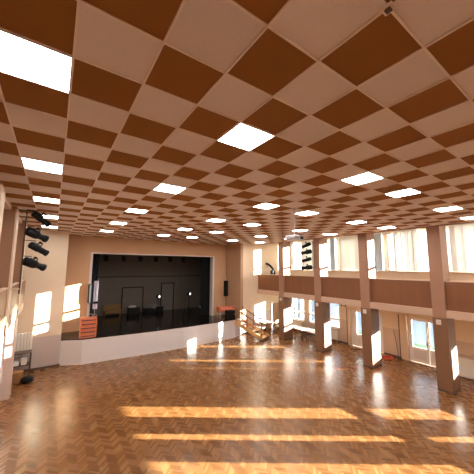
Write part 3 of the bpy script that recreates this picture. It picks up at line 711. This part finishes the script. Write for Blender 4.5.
MB().blob((0.0, 0, 0.42), (0.42, 0.25, 0.26), 5, 3, 0.18).build('sheet', M['backstage_door'], hp, True)
def floor_lamp(loc, hgt, label):
    t = thing('stage_floodlight', label, 'spotlight', loc, (0, 0, 0.5), group='lit floodlights on stands')
    MB().tube([(0, 0, 0.02), (0, 0, hgt)], 0.018).build('stand', M['black_soft'], t)
    for k in range(3): MB().tube([(0, 0, 0.4), (0.35*math.cos(k*2.094), 0.35*math.sin(k*2.094), 0.01)], 0.014).build('leg', M['black_soft'], t)
    b = MB().lathe([(0.08, 0.16), (0.15, 0.1), (0.17, -0.12), (0.15, -0.12)], 'Y', at=(0, 0, hgt+0.12)).build('lamp_house', M['black_soft'], t, True)
    MB().lathe([(0.10, -0.118), (0.09, -0.128)], 'Y', at=(0, 0, hgt+0.12)).build('lens', M['lamp_glow'], b)
floor_lamp(T(11.65, 31.9, SZ), 1.25, 'lit floodlight on a stand near the backstage door')
floor_lamp(T(15.9, 31.6, SZ), 1.35, 'lit floodlight on a stand beside the right stage curtain')
ld = thing('stage_ladder', 'grey step ladder standing by the right stage curtain', 'ladder', T(15.75, 32.6, SZ))
for s in (-1, 1): MB().beam((s*0.2, 0, 0), (s*0.2, 0.15, 3.0), 0.04, 0.04, (1, 0, 0)).build('rail', M['backstage_door'], ld)
for k in range(9): MB().beam((-0.2, 0.015+0.015*k, 0.3+0.3*k), (0.2, 0.015+0.015*k, 0.3+0.3*k), 0.03, 0.03).build('rung', M['backstage_door'], ld)

# ---- tables and seats under the balcony ------------------------------------------------------------------------------------
def table(loc, rz, L, W, Hh, label, name='folding_table'):
    t = thing(name, label, 'table', loc, (0, 0, rz), group='white tables under the balcony')
    MB().box(-L/2, L/2, -W/2, W/2, Hh-0.035, Hh, 0.008).build('tabletop', M['table_white'], t)
    MB().box(-L/2+0.08, L/2-0.08, -W/2+0.05, W/2-0.05, Hh-0.1, Hh-0.035).build('apron', M['wood_mid'], t)
    for sx in (-1, 1):
        for sy in (-1, 1): MB().box(sx*(L/2-0.12)-0.025, sx*(L/2-0.12)+0.025, sy*(W/2-0.08)-0.025, sy*(W/2-0.08)+0.025, 0, Hh-0.1).build('leg', M['dark_leg'], t)
table(T(24.4, 19.15, 0), PI/2, 1.5, 0.8, 0.74, 'long white topped table with dark legs between the first two columns')
table(T(24.45, 16.7, 0), PI/2, 1.2, 0.8, 0.74, 'white topped table end showing beside the second column')
table(T(23.3, 23.45, 0), 0.05, 0.9, 0.7, 0.74, 'small white topped table against the front wall by the stairs')
def stool(loc, label):
    t = thing('chair', label, 'chair', loc, (0, 0, 0.3), group='pale chairs by the front wall')
    MB().box(-0.22, 0.22, -0.22, 0.22, 0.42, 0.47, 0.015).build('seat', M['table_white'], t)
    MB().box(-0.22, 0.22, 0.18, 0.215, 0.62, 0.86, 0.01).build('backrest', M['wood_mid'], t)
    for sx in (-1, 1):
        for sy in (-1, 1): MB().tube([(sx*0.19, sy*0.19, 0.43), (sx*0.205, sy*0.205, 0)], 0.016).build('leg', M['dark_leg'], t)
        MB().tube([(sx*0.19, 0.19, 0.45), (sx*0.19, 0.2, 0.84)], 0.014).build('back_post', M['dark_leg'], t)
stool(T(22.2, 23.2, 0), 'pale seated chair between the stage stairs and the small table')
stool(T(24.7, 22.7, 0), 'pale seated chair right of the small table near the wall door')

# ---- far left corner ----------------------------------------------------------------------------------------------------------
sh = thing('side_table', 'dark wooden side table below the white radiator at the far left', 'table', T(-1.5, 23.35, 0))
MB().box(-0.36, 0.32, -0.28, 0.28, 1.02, 1.06, 0.006).build('tabletop', M['dark_wood'], sh)
MB().box(-0.34, 0.30, -0.26, 0.26, 0.5, 0.53).build('shelf', M['dark_wood'], sh)
for sx in (-0.33, 0.29):
    for sy in (-0.25, 0.25): MB().box(sx-0.025, sx+0.025, sy-0.025, sy+0.025, 0, 1.02).build('leg', M['dark_wood'], sh)
for k, (dx, h, lb_) in enumerate(((-0.2, 0.2, 'left'), (0.06, 0.28, 'right'))):
    tag(MB().box(-1.5*U+dx-0.1, -1.5*U+dx+0.1, 23.35*U-0.2, 23.35*U+0.1, 0.53, 0.53+h, 0.01).build('white_box', M['white']), 'small white box on the shelf of the side table, the %s one' % lb_, 'box', 'white boxes on the side table')
tag(MB().box(-1.75*U-0.25, -1.75*U+0.25, 22.3*U-0.2, 22.3*U+0.2, 0, 0.42, 0.01).build('cardboard_box', M['card']), 'brown cardboard box on the floor before the far left side table', 'box')
bg_ = thing('black_bag', 'black bag on the floor beside the cardboard box at the far left', 'bag', T(-1.05, 21.6, 0))
MB().blob((0, 0, 0.14), (0.24, 0.17, 0.14), 8, 3, 0.06).build('body', M['black_soft'], bg_, True)
MB().tube([(-0.12, 0, 0.25), (-0.08, 0, 0.36), (0.08, 0, 0.36), (0.12, 0, 0.25)], 0.012).build('handle', M['dark_leg'], bg_)

# ---- hose, stick and cord on the floor -----------------------------------------------------------------------------------------
pts = []
for q in range(0, 91):
    a = q*2*PI/30; r = 0.22+0.012*math.sin(a*2.3)
    pts.append((25.95*U+r*math.cos(a), 9.7*U+r*1.1*math.sin(a), 0.03+0.05*q/90+0.008*math.sin(a*1.7)))
tag(MB().tube(pts, 0.028, 8).build('coiled_hose', M['red'], None, True), 'red coiled hose lying on the floor by the window wall', 'hose')
bm_ = thing('broom', 'thin broom leaning on the wall above the red hose', 'broom', T(26.6, 9.0, 0))
MB().tube([(0, 0, 0.12), (0.215, 0.3, 1.45)], 0.013).build('handle', M['dark_leg'], bm_)
MB().box(-0.04, 0.04, -0.14, 0.14, 0.0, 0.12, 0.01).build('brush_head', M['dark_wood'], bm_)
pts = [(19.6+2.3*s, 10.6-0.5*s+0.25*math.sin(s*7), 0.02) for s in [k/24 for k in range(25)]]
tag(MB(U).tube(pts, 0.02, 6).build('floor_cord', M['red'], None, True), 'thin reddish cord lying on the parquet left of the third column', 'cord')
pts = [(25.4+0.9*s, 13.0-0.3*s+0.2*math.sin(s*5), 0.03) for s in [k/16 for k in range(17)]]
tag(MB(U).tube(pts, 0.03, 6).build('dark_cable', M['black_soft'], None, True), 'short dark cable on the floor in front of the garden door', 'cable')

# ---- small bracket on the ceiling ------------------------------------------------------------------------------------------------
br = thing('ceiling_bracket', 'small square metal bracket on the ceiling at the top edge', 'bracket', T(3.0, -2.0, CEIL))
MB().box(-0.04, 0.04, -0.04, 0.04, -0.025, -0.011, 0.003).build('plate', M['grid'], br)
MB().box(-0.02, 0.02, -0.02, 0.02, -0.04, -0.025, 0.003).build('stud', M['dark_wood'], br)

# ---- outside: shrub and a pale house -------------------------------------------------------------------------------------------------
sr = thing('shrub', 'dark shrub seen outside through the window between the first two columns', 'shrub', (25.0, 23.2, -0.14))
MB().blob((0, 0, 0.75), (1.0, 1.0, 0.75), 2, 4, 0.12).build('foliage', M['leaf'], sr)
MB().tube([(0, 0, 0), (0, 0, 0.5)], 0.06).build('stem', M['dark_wood'], sr)
